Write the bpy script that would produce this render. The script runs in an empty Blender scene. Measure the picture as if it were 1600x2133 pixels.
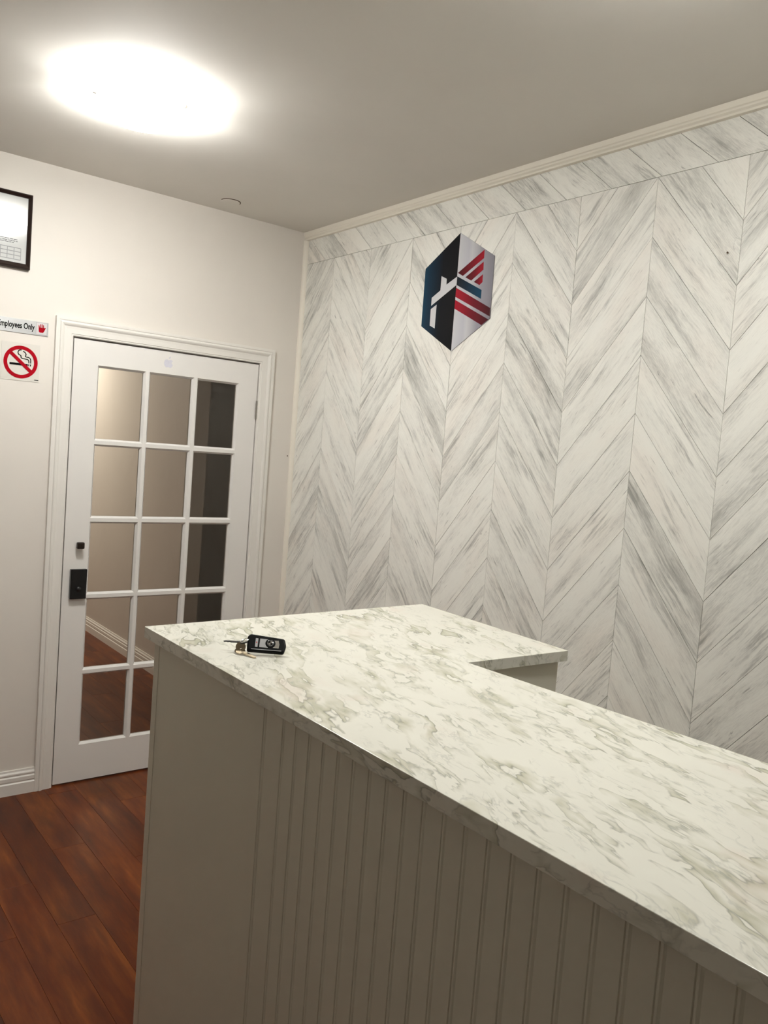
import bpy, bmesh, math, random
from mathutils import Matrix, Vector
random.seed(7)
scene = bpy.context.scene
C = scene.collection

# ------------------------------------------------------------------ camera
cam_d = bpy.data.cameras.new('camera'); cam = bpy.data.objects.new('camera', cam_d); C.objects.link(cam)
cam_d.sensor_fit = 'HORIZONTAL'; cam_d.sensor_width = 36.0; cam_d.lens = 1700.317 / 1600 * 36.0
cam_d.clip_start = 0.05
R_ = Vector((0.7863533, -0.6129774, 0.0768582)); U_ = Vector((-0.0169461, 0.1029615, 0.9945410)); F_ = Vector((0.6175446, 0.7833630, -0.0705765))
m = Matrix((R_, U_, -F_)).transposed().to_4x4(); m.translation = Vector((-2.287507, -3.720856, 1.627504))
cam.matrix_world = m
scene.camera = cam

# ------------------------------------------------------------------ world, exposure
w = bpy.data.worlds.new('world'); scene.world = w; w.use_nodes = True
w.node_tree.nodes['Background'].inputs[0].default_value = (0.9, 0.95, 1, 1)
w.node_tree.nodes['Background'].inputs[1].default_value = 0.02
scene.view_settings.view_transform = 'Standard'; scene.view_settings.look = 'None'
scene.view_settings.gamma = 1.0; scene.view_settings.use_curve_mapping = False
scene.view_settings.exposure = 0.10
LAMP_COL = (1.0, 0.995, 0.96)
LAMP_STRENGTH = 98.0
FILL_STRENGTH = 52.0
BULB_STRENGTH = 9.0
HALL_POWER = 42.0

H = 2.738                      # ceiling height
XL, YR = -2.95, -5.2            # left wall, rear wall
HALL_X, HALL_L, HALL_Y = -0.045, -1.9, 4.6

# ------------------------------------------------------------------ node helper
class NT:
    def __init__(s, name, rough=0.5, spec=0.5):
        s.m = bpy.data.materials.new(name); s.m.use_nodes = True
        s.t = s.m.node_tree; s.b = s.t.nodes['Principled BSDF']
        s.b.inputs['Roughness'].default_value = rough
        s.b.inputs['Specular IOR Level'].default_value = spec
    def n(s, typ, **kw):
        nd = s.t.nodes.new(typ)
        for k, v in kw.items(): setattr(nd, k, v)
        return nd
    def l(s, a, b): s.t.links.new(a, b)
    def put(s, sock, v):
        if v is None: return
        if hasattr(v, 'links'): s.l(v, sock)
        else: sock.default_value = v
    def math(s, op, a, b=None, c=None):
        nd = s.n('ShaderNodeMath', operation=op)
        for i, v in enumerate((a, b, c)): s.put(nd.inputs[i], v)
        return nd.outputs[0]
    def noise(s, vec, scale=5.0, detail=4.0, rough=0.55, dist=0.0):
        nd = s.n('ShaderNodeTexNoise'); s.l(vec, nd.inputs['Vector'])
        nd.inputs['Scale'].default_value = scale; nd.inputs['Detail'].default_value = detail
        nd.inputs['Roughness'].default_value = rough; nd.inputs['Distortion'].default_value = dist
        return nd.outputs['Fac'], nd.outputs['Color']
    def mapping(s, vec, scale=(1, 1, 1), loc=(0, 0, 0), rot=(0, 0, 0)):
        nd = s.n('ShaderNodeMapping'); s.l(vec, nd.inputs['Vector'])
        nd.inputs['Scale'].default_value = scale; s.put(nd.inputs['Location'], loc); nd.inputs['Rotation'].default_value = rot
        return nd.outputs[0]
    def ramp(s, fac, stops):
        nd = s.n('ShaderNodeValToRGB'); s.l(fac, nd.inputs[0]); e = nd.color_ramp.elements
        while len(e) < len(stops): e.new(0.5)
        for el, (p, c) in zip(e, stops):
            el.position = p; el.color = (c, c, c, 1) if isinstance(c, (int, float)) else (*c, 1)
        return nd.outputs[0]
    def rng(s, v, a, b, c, d):
        nd = s.n('ShaderNodeMapRange'); s.put(nd.inputs[0], v)
        for i, k in enumerate((a, b, c, d)): nd.inputs[i + 1].default_value = k
        return nd.outputs[0]
    def mix(s, fac, a, b, mode='MIX'):
        nd = s.n('ShaderNodeMix', data_type='RGBA', blend_type=mode)
        s.put(nd.inputs[0], fac)
        for k, v in ((6, a), (7, b)):
            if hasattr(v, 'links'): s.l(v, nd.inputs[k])
            else: nd.inputs[k].default_value = (*v, 1)
        return nd.outputs[2]
    def bump(s, h, strength=0.2, dist=0.002):
        nd = s.n('ShaderNodeBump'); nd.inputs['Strength'].default_value = strength; nd.inputs['Distance'].default_value = dist
        s.l(h, nd.inputs['Height']); s.l(nd.outputs[0], s.b.inputs['Normal'])
    def col(s, v): s.put(s.b.inputs['Base Color'], v if hasattr(v, 'links') else (*v, 1))
    def obj(s): return s.n('ShaderNodeTexCoord').outputs['Object']
    def gen(s): return s.n('ShaderNodeTexCoord').outputs['Generated']
    def uv(s): return s.n('ShaderNodeTexCoord').outputs['UV']
    def rand(s): return s.n('ShaderNodeObjectInfo').outputs['Random']

def paint(name, colr, rough=0.55, amt=0.02, scale=90, bump=0.04, spec=0.4):
    t = NT(name, rough, spec); v = t.obj()
    f, _ = t.noise(v, 2.5, 3); g, _ = t.noise(v, scale, 2)
    k = t.rng(f, 0.3, 0.7, 1 - amt, 1 + amt)
    t.col(t.mix(1.0, colr, t.n('ShaderNodeCombineColor').outputs[0] if False else k, 'MULTIPLY'))
    t.bump(g, bump, 0.001)
    return t.m

def plain(name, colr, rough=0.4, metal=0.0, spec=0.5, amt=0.04):
    t = NT(name, rough, spec); t.b.inputs['Metallic'].default_value = metal
    f, _ = t.noise(t.obj(), 40, 3)
    t.col(t.mix(1.0, colr, t.rng(f, 0.3, 0.7, 1 - amt, 1 + amt), 'MULTIPLY'))
    return t.m

def emitter(name, colr, strength):
    t = NT(name, 0.4); t.col((0.9, 0.9, 0.88))
    t.b.inputs['Emission Color'].default_value = (*colr, 1); t.b.inputs['Emission Strength'].default_value = strength
    return t.m

M = {}
M['wall'] = paint('wall_paint', (0.76, 0.715, 0.655), 0.6)
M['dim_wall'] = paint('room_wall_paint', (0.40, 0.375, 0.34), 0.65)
M['hall'] = paint('hall_paint', (0.62, 0.56, 0.50), 0.6)
M['ceiling'] = paint('ceiling_paint', (0.78, 0.75, 0.70), 0.75, spec=0.15)
M['trim'] = paint('trim_paint', (0.80, 0.77, 0.72), 0.32, 0.012, 60, 0.03)
M['crown'] = paint('crown_paint', (0.87, 0.82, 0.72), 0.45, 0.012, 60, 0.03)
M['door'] = paint('door_paint', (0.80, 0.775, 0.74), 0.35, 0.012, 60, 0.03)
M['panel'] = paint('beadboard_paint', (0.80, 0.775, 0.655), 0.5, 0.02, 120, 0.05)
M['joint'] = plain('joint_backing_board', (0.10, 0.095, 0.09), 0.8)  # dark backing board that shows in the gaps between planks
M['subfloor'] = plain('subfloor', (0.05, 0.025, 0.015), 0.8)
M['black'] = plain('black_plastic', (0.012, 0.012, 0.013), 0.35)
M['black_gloss'] = plain('black_gloss', (0.006, 0.006, 0.007), 0.15)
M['bronze'] = plain('dark_bronze', (0.035, 0.024, 0.018), 0.35, 0.6)
M['steel'] = plain('steel', (0.45, 0.42, 0.38), 0.3, 1.0)
M['chrome'] = plain('chrome', (0.8, 0.8, 0.8), 0.12, 1.0)
M['brass'] = plain('brass_key', (0.34, 0.28, 0.19), 0.38, 1.0)
M['fob_black'] = plain('fob_black_plastic', (0.004, 0.004, 0.0045), 0.42, 0.0, 0.14)
M['silver_button'] = plain('silver_button', (0.55, 0.55, 0.56), 0.3, 0.6)
M['frame'] = plain('dark_wood_frame', (0.018, 0.010, 0.008), 0.28)
M['paper'] = plain('paper', (0.62, 0.62, 0.60), 0.7, amt=0.01)
M['print_grey'] = plain('print_grey', (0.33, 0.33, 0.33), 0.8)
M['ink'] = plain('print_black', (0.003, 0.003, 0.003), 0.6, 0.0, 0.05)
M['red'] = plain('print_red', (0.36, 0.002, 0.010), 0.6, 0.0, 0.06)
M['sheet'] = plain('clear_sheet', (0.70, 0.67, 0.61), 0.35, amt=0.01)
M['sign'] = plain('brushed_silver_sign', (0.54, 0.54, 0.54), 0.3, 0.75)
M['sign_box'] = plain('sign_box', (0.60, 0.57, 0.57), 0.45, 0.2)
M['decal'] = plain('pale_decal', (0.66, 0.65, 0.72), 0.4)
M['nail'] = plain('nail_hole', (0.10, 0.06, 0.03), 0.6)
M['white_print'] = plain('white_print', (0.62, 0.62, 0.64), 0.35, amt=0.01)
M['ink_red'] = plain('red_symbol', (0.6, 0.02, 0.02), 0.5)
M['bowl'] = emitter('opal_glass_glow', LAMP_COL, LAMP_STRENGTH)
M['fill_bowl'] = emitter('fill_bowl_glow', LAMP_COL, FILL_STRENGTH)  # glow of the added fill fixture over the counter
M['bulb'] = emitter('bulb_glow', LAMP_COL, BULB_STRENGTH)
M['enamel'] = plain('white_enamel', (0.8, 0.79, 0.76), 0.3)

def glass(name, tint=(1, 1, 1), rough=0.0, ior=1.45):
    mt = bpy.data.materials.new(name); mt.use_nodes = True; t = mt.node_tree; t.nodes.clear()
    o = t.nodes.new('ShaderNodeOutputMaterial'); mx = t.nodes.new('ShaderNodeMixShader')
    tr = t.nodes.new('ShaderNodeBsdfTransparent'); tr.inputs[0].default_value = (*tint, 1)
    gl = t.nodes.new('ShaderNodeBsdfGlossy'); gl.inputs['Roughness'].default_value = rough
    fr = t.nodes.new('ShaderNodeFresnel'); fr.inputs[0].default_value = ior
    t.links.new(fr.outputs[0], mx.inputs[0]); t.links.new(tr.outputs[0], mx.inputs[1]); t.links.new(gl.outputs[0], mx.inputs[2])
    t.links.new(mx.outputs[0], o.inputs[0])
    return mt
M['pane'] = glass('door_glass', (0.93, 0.93, 0.91), 0.02)
M['frame_glass'] = glass('picture_glass', (0.97, 0.97, 0.97), 0.11)

def plank_material():
    t = NT('whitewashed_plank', 0.5, 0.35); uv = t.uv(); r = t.rand()
    off = t.n('ShaderNodeCombineXYZ'); t.l(t.math('MULTIPLY', r, 37.0), off.inputs[0]); t.l(t.math('MULTIPLY', r, 91.0), off.inputs[1]); t.l(t.math('MULTIPLY', r, 53.0), off.inputs[2])
    add = t.n('ShaderNodeVectorMath', operation='ADD'); t.l(uv, add.inputs[0]); t.l(off.outputs[0], add.inputs[1]); v = add.outputs[0]
    # slow wander of the grain
    _, wc = t.noise(t.mapping(v, (3.0, 3.0, 1)), 1.0, 2)
    wv = t.n('ShaderNodeVectorMath', operation='SCALE'); t.l(wc, wv.inputs[0]); wv.inputs['Scale'].default_value = 0.035
    ad2 = t.n('ShaderNodeVectorMath', operation='ADD'); t.l(v, ad2.inputs[0]); t.l(wv.outputs[0], ad2.inputs[1]); v2 = ad2.outputs[0]
    broad, _ = t.noise(t.mapping(v2, (0.8, 13, 1)), 1.0, 4, 0.6)
    streak, _ = t.noise(t.mapping(v2, (4.5, 75, 1)), 1.0, 6, 0.66)
    dash, _ = t.noise(t.mapping(v2, (14, 170, 1)), 1.0, 3, 0.55)
    fine, _ = t.noise(t.mapping(v2, (40, 420, 1)), 1.0, 4, 0.65)
    patch, _ = t.noise(t.mapping(v, (4.5, 11, 1)), 1.0, 4, 0.55)
    patch2, _ = t.noise(t.mapping(v, (8, 16, 1), (3, 3, 3)), 1.0, 4, 0.6)
    knot, _ = t.noise(t.mapping(v2, (7, 26, 1)), 1.0, 5, 0.6, 1.2)
    b = t.ramp(broad, [(0.45, 0.0), (0.72, 1.0)])
    s = t.ramp(streak, [(0.46, 0.0), (0.68, 1.0)])
    p = t.ramp(patch, [(0.44, 0.0), (0.64, 1.0)])
    d = t.math('MULTIPLY', t.ramp(dash, [(0.60, 0.0), (0.72, 1.0)]), t.ramp(patch2, [(0.50, 0.0), (0.64, 1.0)]))
    fac = t.math('ADD', t.math('MULTIPLY', b, 0.40), t.math('MULTIPLY', t.math('MULTIPLY', s, p), 0.62))
    fac = t.math('ADD', fac, t.rng(fine, 0.3, 0.75, -0.13, 0.20))
    fac = t.math('ADD', fac, t.rng(patch2, 0.3, 0.7, -0.06, 0.10))
    fac = t.math('ADD', fac, t.rng(r, 0, 1, -0.10, 0.15))
    c = t.ramp(fac, [(0.0, (0.90, 0.89, 0.83)), (0.20, (0.83, 0.82, 0.765)), (0.48, (0.59, 0.583, 0.542)), (0.85, (0.34, 0.336, 0.31))])
    c = t.mix(t.math('MULTIPLY', d, 0.70), c, (0.20, 0.195, 0.18))
    k = t.ramp(knot, [(0.685, 0.0), (0.76, 1.0)])
    c = t.mix(t.math('MULTIPLY', k, 0.75), c, (0.17, 0.165, 0.155))
    pk, _ = t.noise(t.mapping(v, (2, 4, 1)), 1.3, 2)
    c = t.mix(t.ramp(pk, [(0.5, 0.0), (0.7, 0.35)]), c, t.mix(1.0, c, (1.0, 0.93, 0.90), 'MULTIPLY'))
    t.col(c); t.bump(streak, 0.12, 0.0015)
    return t.m
M['plank'] = plank_material()

def floor_material():
    t = NT('red_laminate', 0.3, 0.22); uv = t.uv(); r = t.rand()
    off = t.n('ShaderNodeCombineXYZ'); t.l(t.math('MULTIPLY', r, 61.0), off.inputs[0]); t.l(t.math('MULTIPLY', r, 27.0), off.inputs[1]); t.l(t.math('MULTIPLY', r, 11.0), off.inputs[2])
    add = t.n('ShaderNodeVectorMath', operation='ADD'); t.l(uv, add.inputs[0]); t.l(off.outputs[0], add.inputs[1]); v = add.outputs[0]
    _, wc = t.noise(t.mapping(v, (2.5, 5.0, 1)), 1.0, 3)
    wv = t.n('ShaderNodeVectorMath', operation='SCALE'); t.l(wc, wv.inputs[0]); wv.inputs['Scale'].default_value = 0.014
    ad2 = t.n('ShaderNodeVectorMath', operation='ADD'); t.l(v, ad2.inputs[0]); t.l(wv.outputs[0], ad2.inputs[1]); v2 = ad2.outputs[0]
    a, _ = t.noise(t.mapping(v2, (2.2, 14, 1)), 1.0, 5, 0.6)
    f, _ = t.noise(t.mapping(v2, (6, 70, 1)), 1.0, 3, 0.6)
    d, _ = t.noise(t.mapping(v2, (3.5, 11, 1)), 1.0, 2, 0.5, 0.2)
    c = t.ramp(a, [(0.30, (0.055, 0.010, 0.002)), (0.47, (0.110, 0.021, 0.003)), (0.58, (0.155, 0.036, 0.005)), (0.72, (0.250, 0.070, 0.010))])
    c = t.mix(t.rng(f, 0.35, 0.75, 0.0, 0.30), c, (0.075, 0.022, 0.010))
    c = t.mix(t.ramp(d, [(0.56, 0.0), (0.78, 0.60)]), c, (0.040, 0.012, 0.006))
    c = t.mix(1.0, c, t.rng(r, 0, 1, 0.80, 1.18), 'MULTIPLY')
    t.col(c); t.bump(f, 0.05, 0.0006)
    return t.m
M['floor'] = floor_material()

def marble_material():
    t = NT('cream_marble_laminate', 0.24, 0.5); o = t.obj()
    o = t.mapping(o, (1, 1, 1), (3.1, 0.7, 0), (0, 0, math.radians(16)))
    def warp(v, scale, amt, det=3):
        _, w1 = t.noise(t.mapping(v, scale), 1.0, det, 0.55)
        sb = t.n('ShaderNodeVectorMath', operation='SUBTRACT'); t.l(w1, sb.inputs[0]); sb.inputs[1].default_value = (0.5, 0.5, 0.5)
        sc = t.n('ShaderNodeVectorMath', operation='SCALE'); t.l(sb.outputs[0], sc.inputs[0]); sc.inputs['Scale'].default_value = amt
        ad = t.n('ShaderNodeVectorMath', operation='ADD'); t.l(v, ad.inputs[0]); t.l(sc.outputs[0], ad.inputs[1]); return ad.outputs[0]
    v = warp(warp(o, (7, 3.5, 7), 0.085), (34, 16, 34), 0.013)
    def N(scale, seed, det=4, rough=0.55): return t.noise(t.mapping(v, scale, (seed, seed * 1.7, seed * .6)), 1.0, det, rough)[0]
    def ridge(n_, width): return t.ramp(t.math('ABSOLUTE', t.math('SUBTRACT', n_, 0.5)), [(0.0, 1.0), (width, 0.0)])
    def side(n_, width): return t.ramp(n_, [(0.5 - width, 0.0), (0.497, 1.0), (0.503, 0.0)])      # soft on one side, sharp on the other
    nA, nB, nC = N((17, 4.2, 17), 1.7, 3), N((29, 7.2, 29), 4.1, 3), N((48, 13, 48), 8.3, 3)
    mA = t.ramp(N((11, 5, 11), 5.2, 3), [(0.47, 0.0), (0.60, 1.0)])
    mB = t.ramp(N((16, 8, 16), 7.9, 3), [(0.48, 0.0), (0.60, 1.0)])
    mC = t.ramp(N((20, 9, 20), 2.9, 3), [(0.50, 0.0), (0.62, 1.0)])
    c = t.ramp(N((9, 5, 9), 3.3, 4), [(0.3, (0.87, 0.86, 0.76)), (0.7, (0.82, 0.805, 0.71))])
    c = t.mix(t.math('MULTIPLY', t.math('MULTIPLY', side(nA, 0.12), mA), 0.78), c, (0.44, 0.43, 0.275))
    c = t.mix(t.math('MULTIPLY', t.math('MULTIPLY', side(nB, 0.10), mB), 0.62), c, (0.46, 0.46, 0.345))
    c = t.mix(t.math('MULTIPLY', t.math('MULTIPLY', ridge(nA, 0.014), mA), 0.80), c, (0.27, 0.27, 0.22))
    c = t.mix(t.math('MULTIPLY', t.math('MULTIPLY', ridge(nB, 0.022), mB), 0.62), c, (0.33, 0.33, 0.28))
    c = t.mix(t.math('MULTIPLY', t.math('MULTIPLY', ridge(nC, 0.035), mC), 0.42), c, (0.40, 0.41, 0.36))
    c = t.mix(t.ramp(N((9, 6, 9), 9.9, 3), [(0.60, 0.0), (0.76, 0.35)]), c, (0.78, 0.64, 0.55))
    t.col(c)
    return t.m
M['marble'] = marble_material()

def gradient(name, axis, stops, rough=0.3):
    t = NT(name, 0.45, 0.10); s = t.n('ShaderNodeSeparateXYZ'); t.l(t.gen(), s.inputs[0])
    t.col(t.ramp(s.outputs[axis], stops)); return t.m
# print gradients run across the decal (generated y: 0 = right in the photo)
M['g_left'] = gradient('navy_print', 1, [(0.0, (0.007, 0.007, 0.008)), (0.45, (0.007, 0.008, 0.011)), (0.85, (0.010, 0.030, 0.055)), (1.0, (0.008, 0.045, 0.085))])
M['g_right'] = gradient('silver_print', 1, [(0.0, (0.22, 0.21, 0.24)), (0.35, (0.33, 0.32, 0.36)), (0.62, (0.56, 0.56, 0.58)), (0.72, (0.50, 0.50, 0.55)), (1.0, (0.60, 0.60, 0.62))])
M['g_red_a'] = gradient('red_print_bright_right', 1, [(0.0, (0.34, 0.010, 0.022)), (0.45, (0.17, 0.008, 0.016)), (1.0, (0.055, 0.008, 0.011))])
M['g_red_b'] = gradient('red_print_bright_left', 1, [(0.0, (0.050, 0.008, 0.012)), (0.5, (0.15, 0.009, 0.018)), (1.0, (0.36, 0.013, 0.028))])
M['g_blue'] = gradient('blue_print', 1, [(0.0, (0.008, 0.05, 0.10)), (0.6, (0.010, 0.022, 0.04)), (1.0, (0.012, 0.014, 0.018))])

# ------------------------------------------------------------------ mesh helpers
def mesh_obj(name, verts, faces, mat, parent=None, loc=(0, 0, 0), uvf=None, smooth=False):
    me = bpy.data.meshes.new(name); me.from_pydata([tuple(v) for v in verts], [], [tuple(f) for f in faces])
    if uvf:
        ul = me.uv_layers.new(name='UVMap')
        for lp in me.loops: ul.data[lp.index].uv = uvf(me.vertices[lp.vertex_index].co)
    bm = bmesh.new(); bm.from_mesh(me); bmesh.ops.recalc_face_normals(bm, faces=bm.faces); bm.to_mesh(me); bm.free()
    if smooth: me.polygons.foreach_set('use_smooth', [True] * len(me.polygons))
    me.materials.append(mat)
    o = bpy.data.objects.new(name, me); C.objects.link(o); o.location = loc
    if parent: o.parent = parent
    return o
def share(src, name, parent, loc):
    o = bpy.data.objects.new(name, src.data); C.objects.link(o); o.location = loc; o.parent = parent; return o
class MB:
    def __init__(s): s.v = []; s.f = []
    def add(s, v, f):
        k = len(s.v); s.v += [tuple(p) for p in v]; s.f += [tuple(i + k for i in q) for q in f]; return s
    def box(s, a, b):
        x0, y0, z0 = a; x1, y1, z1 = b
        return s.add([(x0, y0, z0), (x1, y0, z0), (x1, y1, z0), (x0, y1, z0), (x0, y0, z1), (x1, y0, z1), (x1, y1, z1), (x0, y1, z1)],
                     [(0, 3, 2, 1), (4, 5, 6, 7), (0, 1, 5, 4), (1, 2, 6, 5), (2, 3, 7, 6), (3, 0, 4, 7)])
    def prism(s, poly, fn, a, b):           # poly: 2-D outline, fn(p, t) -> 3-D point
        n = len(poly)
        return s.add([fn(p, a) for p in poly] + [fn(p, b) for p in poly],
                     [tuple(range(n)), tuple(range(2 * n - 1, n - 1, -1))] + [(i, (i + 1) % n, n + (i + 1) % n, n + i) for i in range(n)])
    def lathe(s, prof, mtx=None, n=32):
        vs = []; k = len(prof); mtx = mtx or Matrix()
        for i in range(n):
            a = 2 * math.pi * i / n
            for r, z in prof: vs.append(mtx @ Vector((r * math.cos(a), r * math.sin(a), z)))
        fs = [(i * k + j, ((i + 1) % n) * k + j, ((i + 1) % n) * k + j + 1, i * k + j + 1) for i in range(n) for j in range(k - 1)]
        if prof[0][0] > 1e-6: fs.append(tuple(i * k for i in range(n)))
        if prof[-1][0] > 1e-6: fs.append(tuple(i * k + k - 1 for i in range(n)))
        return s.add(vs, fs)
    def tube(s, pts, r, n=8):
        pts = [Vector(p) for p in pts]; vs = []; up = Vector((0.13, 0.27, 1)).normalized()
        for i, p in enumerate(pts):
            d = (pts[min(i + 1, len(pts) - 1)] - pts[max(i - 1, 0)]).normalized(); a = d.cross(up).normalized(); b = d.cross(a)
            for j in range(n):
                q = 2 * math.pi * j / n; vs.append(p + (a * math.cos(q) + b * math.sin(q)) * r)
        fs = [(i * n + j, i * n + (j + 1) % n, (i + 1) * n + (j + 1) % n, (i + 1) * n + j) for i in range(len(pts) - 1) for j in range(n)]
        fs += [tuple(range(n)), tuple(range((len(pts) - 1) * n, len(pts) * n))]
        return s.add(vs, fs)
    def build(s, name, mat, parent=None, smooth=False, uvf=None, loc=(0, 0, 0), weld=False):
        o = mesh_obj(name, s.v, s.f, mat, parent, loc, uvf, smooth)
        if weld or smooth:
            bm = bmesh.new(); bm.from_mesh(o.data); bmesh.ops.remove_doubles(bm, verts=bm.verts, dist=1e-6); bmesh.ops.recalc_face_normals(bm, faces=bm.faces)
            bm.to_mesh(o.data); bm.free()
        return o
def bevel(o, width, seg=2, angle=30):
    b = o.modifiers.new('bevel', 'BEVEL'); b.width = width; b.segments = seg; b.limit_method = 'ANGLE'; b.angle_limit = math.radians(angle); return o
def tag(o, label, cat, group=None):
    o['label'] = label; o['category'] = cat
    if group: o['group'] = group
    return o
def struct(o): o['kind'] = 'structure'; return o
def empty(name, loc=(0, 0, 0), rot=None):
    o = bpy.data.objects.new(name, None); C.objects.link(o); o.location = loc; o.empty_display_size = 0.05
    if rot is not None: o.rotation_euler = rot
    return o

# ------------------------------------------------------------------ room shell
DXL, DXR, DZ = -1.1555, -0.2365, 2.030         # door leaf edges and top
ox0, ox1, oz = DXL - 0.009, DXR + 0.008, DZ + 0.010
WT = 0.12
wb = MB(); wb.box((XL, 0, 0), (ox0, WT, H)); wb.box((ox1, 0, 0), (0.10, WT, H)); wb.box((ox0, 0, oz), (ox1, WT, H))
struct(wb.build('wall_back', M['wall']))
struct(MB().box((XL - 0.1, YR, 0), (XL, WT, H)).build('wall_left', M['dim_wall']))
struct(MB().box((XL - 0.1, YR - 0.1, 0), (0.1, YR, H)).build('wall_rear', M['dim_wall']))
struct(MB().box((XL - 0.1, YR - 0.1, H), (1.1, HALL_Y + 0.1, H + 0.1)).build('ceiling', M['ceiling']))
wr = struct(MB().box((0.008, YR, 0), (0.10, 0, H)).build('wall_right', M['joint']))
struct(MB().box((HALL_X, 1.23, 0), (0.10, HALL_Y, H)).build('wall_hall_right', M['hall']))
# unlit side room opening off the hall right behind the chevron wall
struct(MB().box((0.10, 0.0, 0), (1.1, WT, H)).box((1.0, WT, 0), (1.1, 2.5, H)).box((0.10, 2.5, 0), (1.1, 2.6, H)).build('wall_side_room', M['hall']))
struct(MB().box((HALL_L - 0.1, WT, 0), (HALL_L, HALL_Y, H)).build('wall_hall_left', M['hall']))
struct(MB().box((HALL_L - 0.1, HALL_Y, 0), (0.10, HALL_Y + 0.1, H)).build('wall_hall_end', M['hall']))
MB().box((0, YR, 0), (0.008, -4.70, H)).build('plain_panel', M['wall'], wr)

# floor with laminate planks running away from the camera
fl = struct(MB().box((XL - 0.1, YR - 0.1, -0.11), (1.1, HALL_Y + 0.1, -0.010)).build('floor', M['subfloor']))
PW, PL, g, ch = 0.1266, 1.215, 0.0002, 0.0007
def floor_plank(x0, x1, y0, y1):
    a, b, c, d = x0 + g, x1 - g, y0 + g, y1 - g
    mb = MB(); w2, l2 = (b - a), (d - c)
    mb.add([(0, 0, -.010), (w2, 0, -.010), (w2, l2, -.010), (0, l2, -.010), (0, 0, -ch), (w2, 0, -ch), (w2, l2, -ch), (0, l2, -ch),
            (ch, ch, 0), (w2 - ch, ch, 0), (w2 - ch, l2 - ch, 0), (ch, l2 - ch, 0)],
           [(0, 3, 2, 1), (8, 9, 10, 11)] + [(i, (i + 1) % 4, 4 + (i + 1) % 4, 4 + i) for i in range(4)] + [(4 + i, 4 + (i + 1) % 4, 8 + (i + 1) % 4, 8 + i) for i in range(4)])
    return mb.build('plank', M['floor'], fl, uvf=lambda co: (co.y, co.x), loc=(a, c, 0))
full = None
x_seam = -1.0695
row = math.floor((XL - x_seam) / PW)
stag = {-4: -0.787, -5: -1.095}
while x_seam + row * PW < 0:
    x0, x1 = x_seam + row * PW, x_seam + (row + 1) * PW
    y_end = HALL_Y if x0 > HALL_L else 0.0
    s0 = stag.get(row, -0.787 + ((row * 0.417) % 1.0) * PL)
    y = s0 - math.ceil((s0 - YR) / PL) * PL
    while y < y_end - 0.01:
        a, b = max(y, YR), min(y + PL, y_end); xa, xb = max(x0, XL), min(x1, 0.0)
        if b - a > 0.02 and xb - xa > 0.02:
            if abs(b - a - PL) < 1e-6 and abs(xb - xa - PW) < 1e-6:
                if full is None: full = floor_plank(xa, xb, a, b)
                else: share(full, 'plank', fl, (xa + g, a + g, 0))
            else: floor_plank(xa, xb, a, b)
        y += PL
    row += 1

# ------------------------------------------------------------------ chevron planks on the right wall
Y0, CW, Z0, PITCH = -0.2657, 0.3059, 2.577, 0.1885
def clip(poly, axis, val, keep_less):
    out = []
    for i, p in enumerate(poly):
        q = poly[(i + 1) % len(poly)]
        ip = (p[axis] <= val) if keep_less else (p[axis] >= val); iq = (q[axis] <= val) if keep_less else (q[axis] >= val)
        if ip: out.append(p)
        if ip != iq:
            s = (val - p[axis]) / (q[axis] - p[axis]); out.append((p[0] + s * (q[0] - p[0]), p[1] + s * (q[1] - p[1])))
    return out
def inset(poly, d):
    A = sum(poly[i][0] * poly[(i + 1) % len(poly)][1] - poly[(i + 1) % len(poly)][0] * poly[i][1] for i in range(len(poly)))
    if A < 0: poly = poly[::-1]
    n = len(poly); L = []
    for i in range(n):
        p, q = poly[i], poly[(i + 1) % n]; dx, dy = q[0] - p[0], q[1] - p[1]; k = math.hypot(dx, dy); nx, ny = -dy / k, dx / k
        L.append((p[0] + nx * d, p[1] + ny * d, dx, dy))
    out = []
    for i in range(n):
        x1, y1, a, b = L[i - 1]; x2, y2, c, e = L[i]; det = a * e - b * c
        if abs(det) < 1e-12: out.append((x2, y2)); continue
        s = ((x2 - x1) * e - (y2 - y1) * c) / det; out.append((x1 + a * s, y1 + b * s))
    return out
def clean(poly):
    o = []
    for p in poly:
        if not o or math.hypot(p[0] - o[-1][0], p[1] - o[-1][1]) > 1e-4: o.append(p)
    if len(o) > 1 and math.hypot(o[0][0] - o[-1][0], o[0][1] - o[-1][1]) < 1e-4: o.pop()
    return o
def wall_plank(poly, ref, ang, gap=0.0007):
    q = [(p[0] - ref[0], p[1] - ref[1]) for p in inset(poly, gap)]
    ca, sa = math.cos(ang), math.sin(ang)
    return MB().prism(q, lambda p, t: (t, p[0], p[1]), 0.0, 0.008).build('plank', M['plank'], wr,
        uvf=lambda co: (co.y * ca + co.z * sa, -co.y * sa + co.z * ca), loc=(random.uniform(-0.0004, 0.0004), ref[0], ref[1]))
proto = {}
ncol = 15
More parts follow.
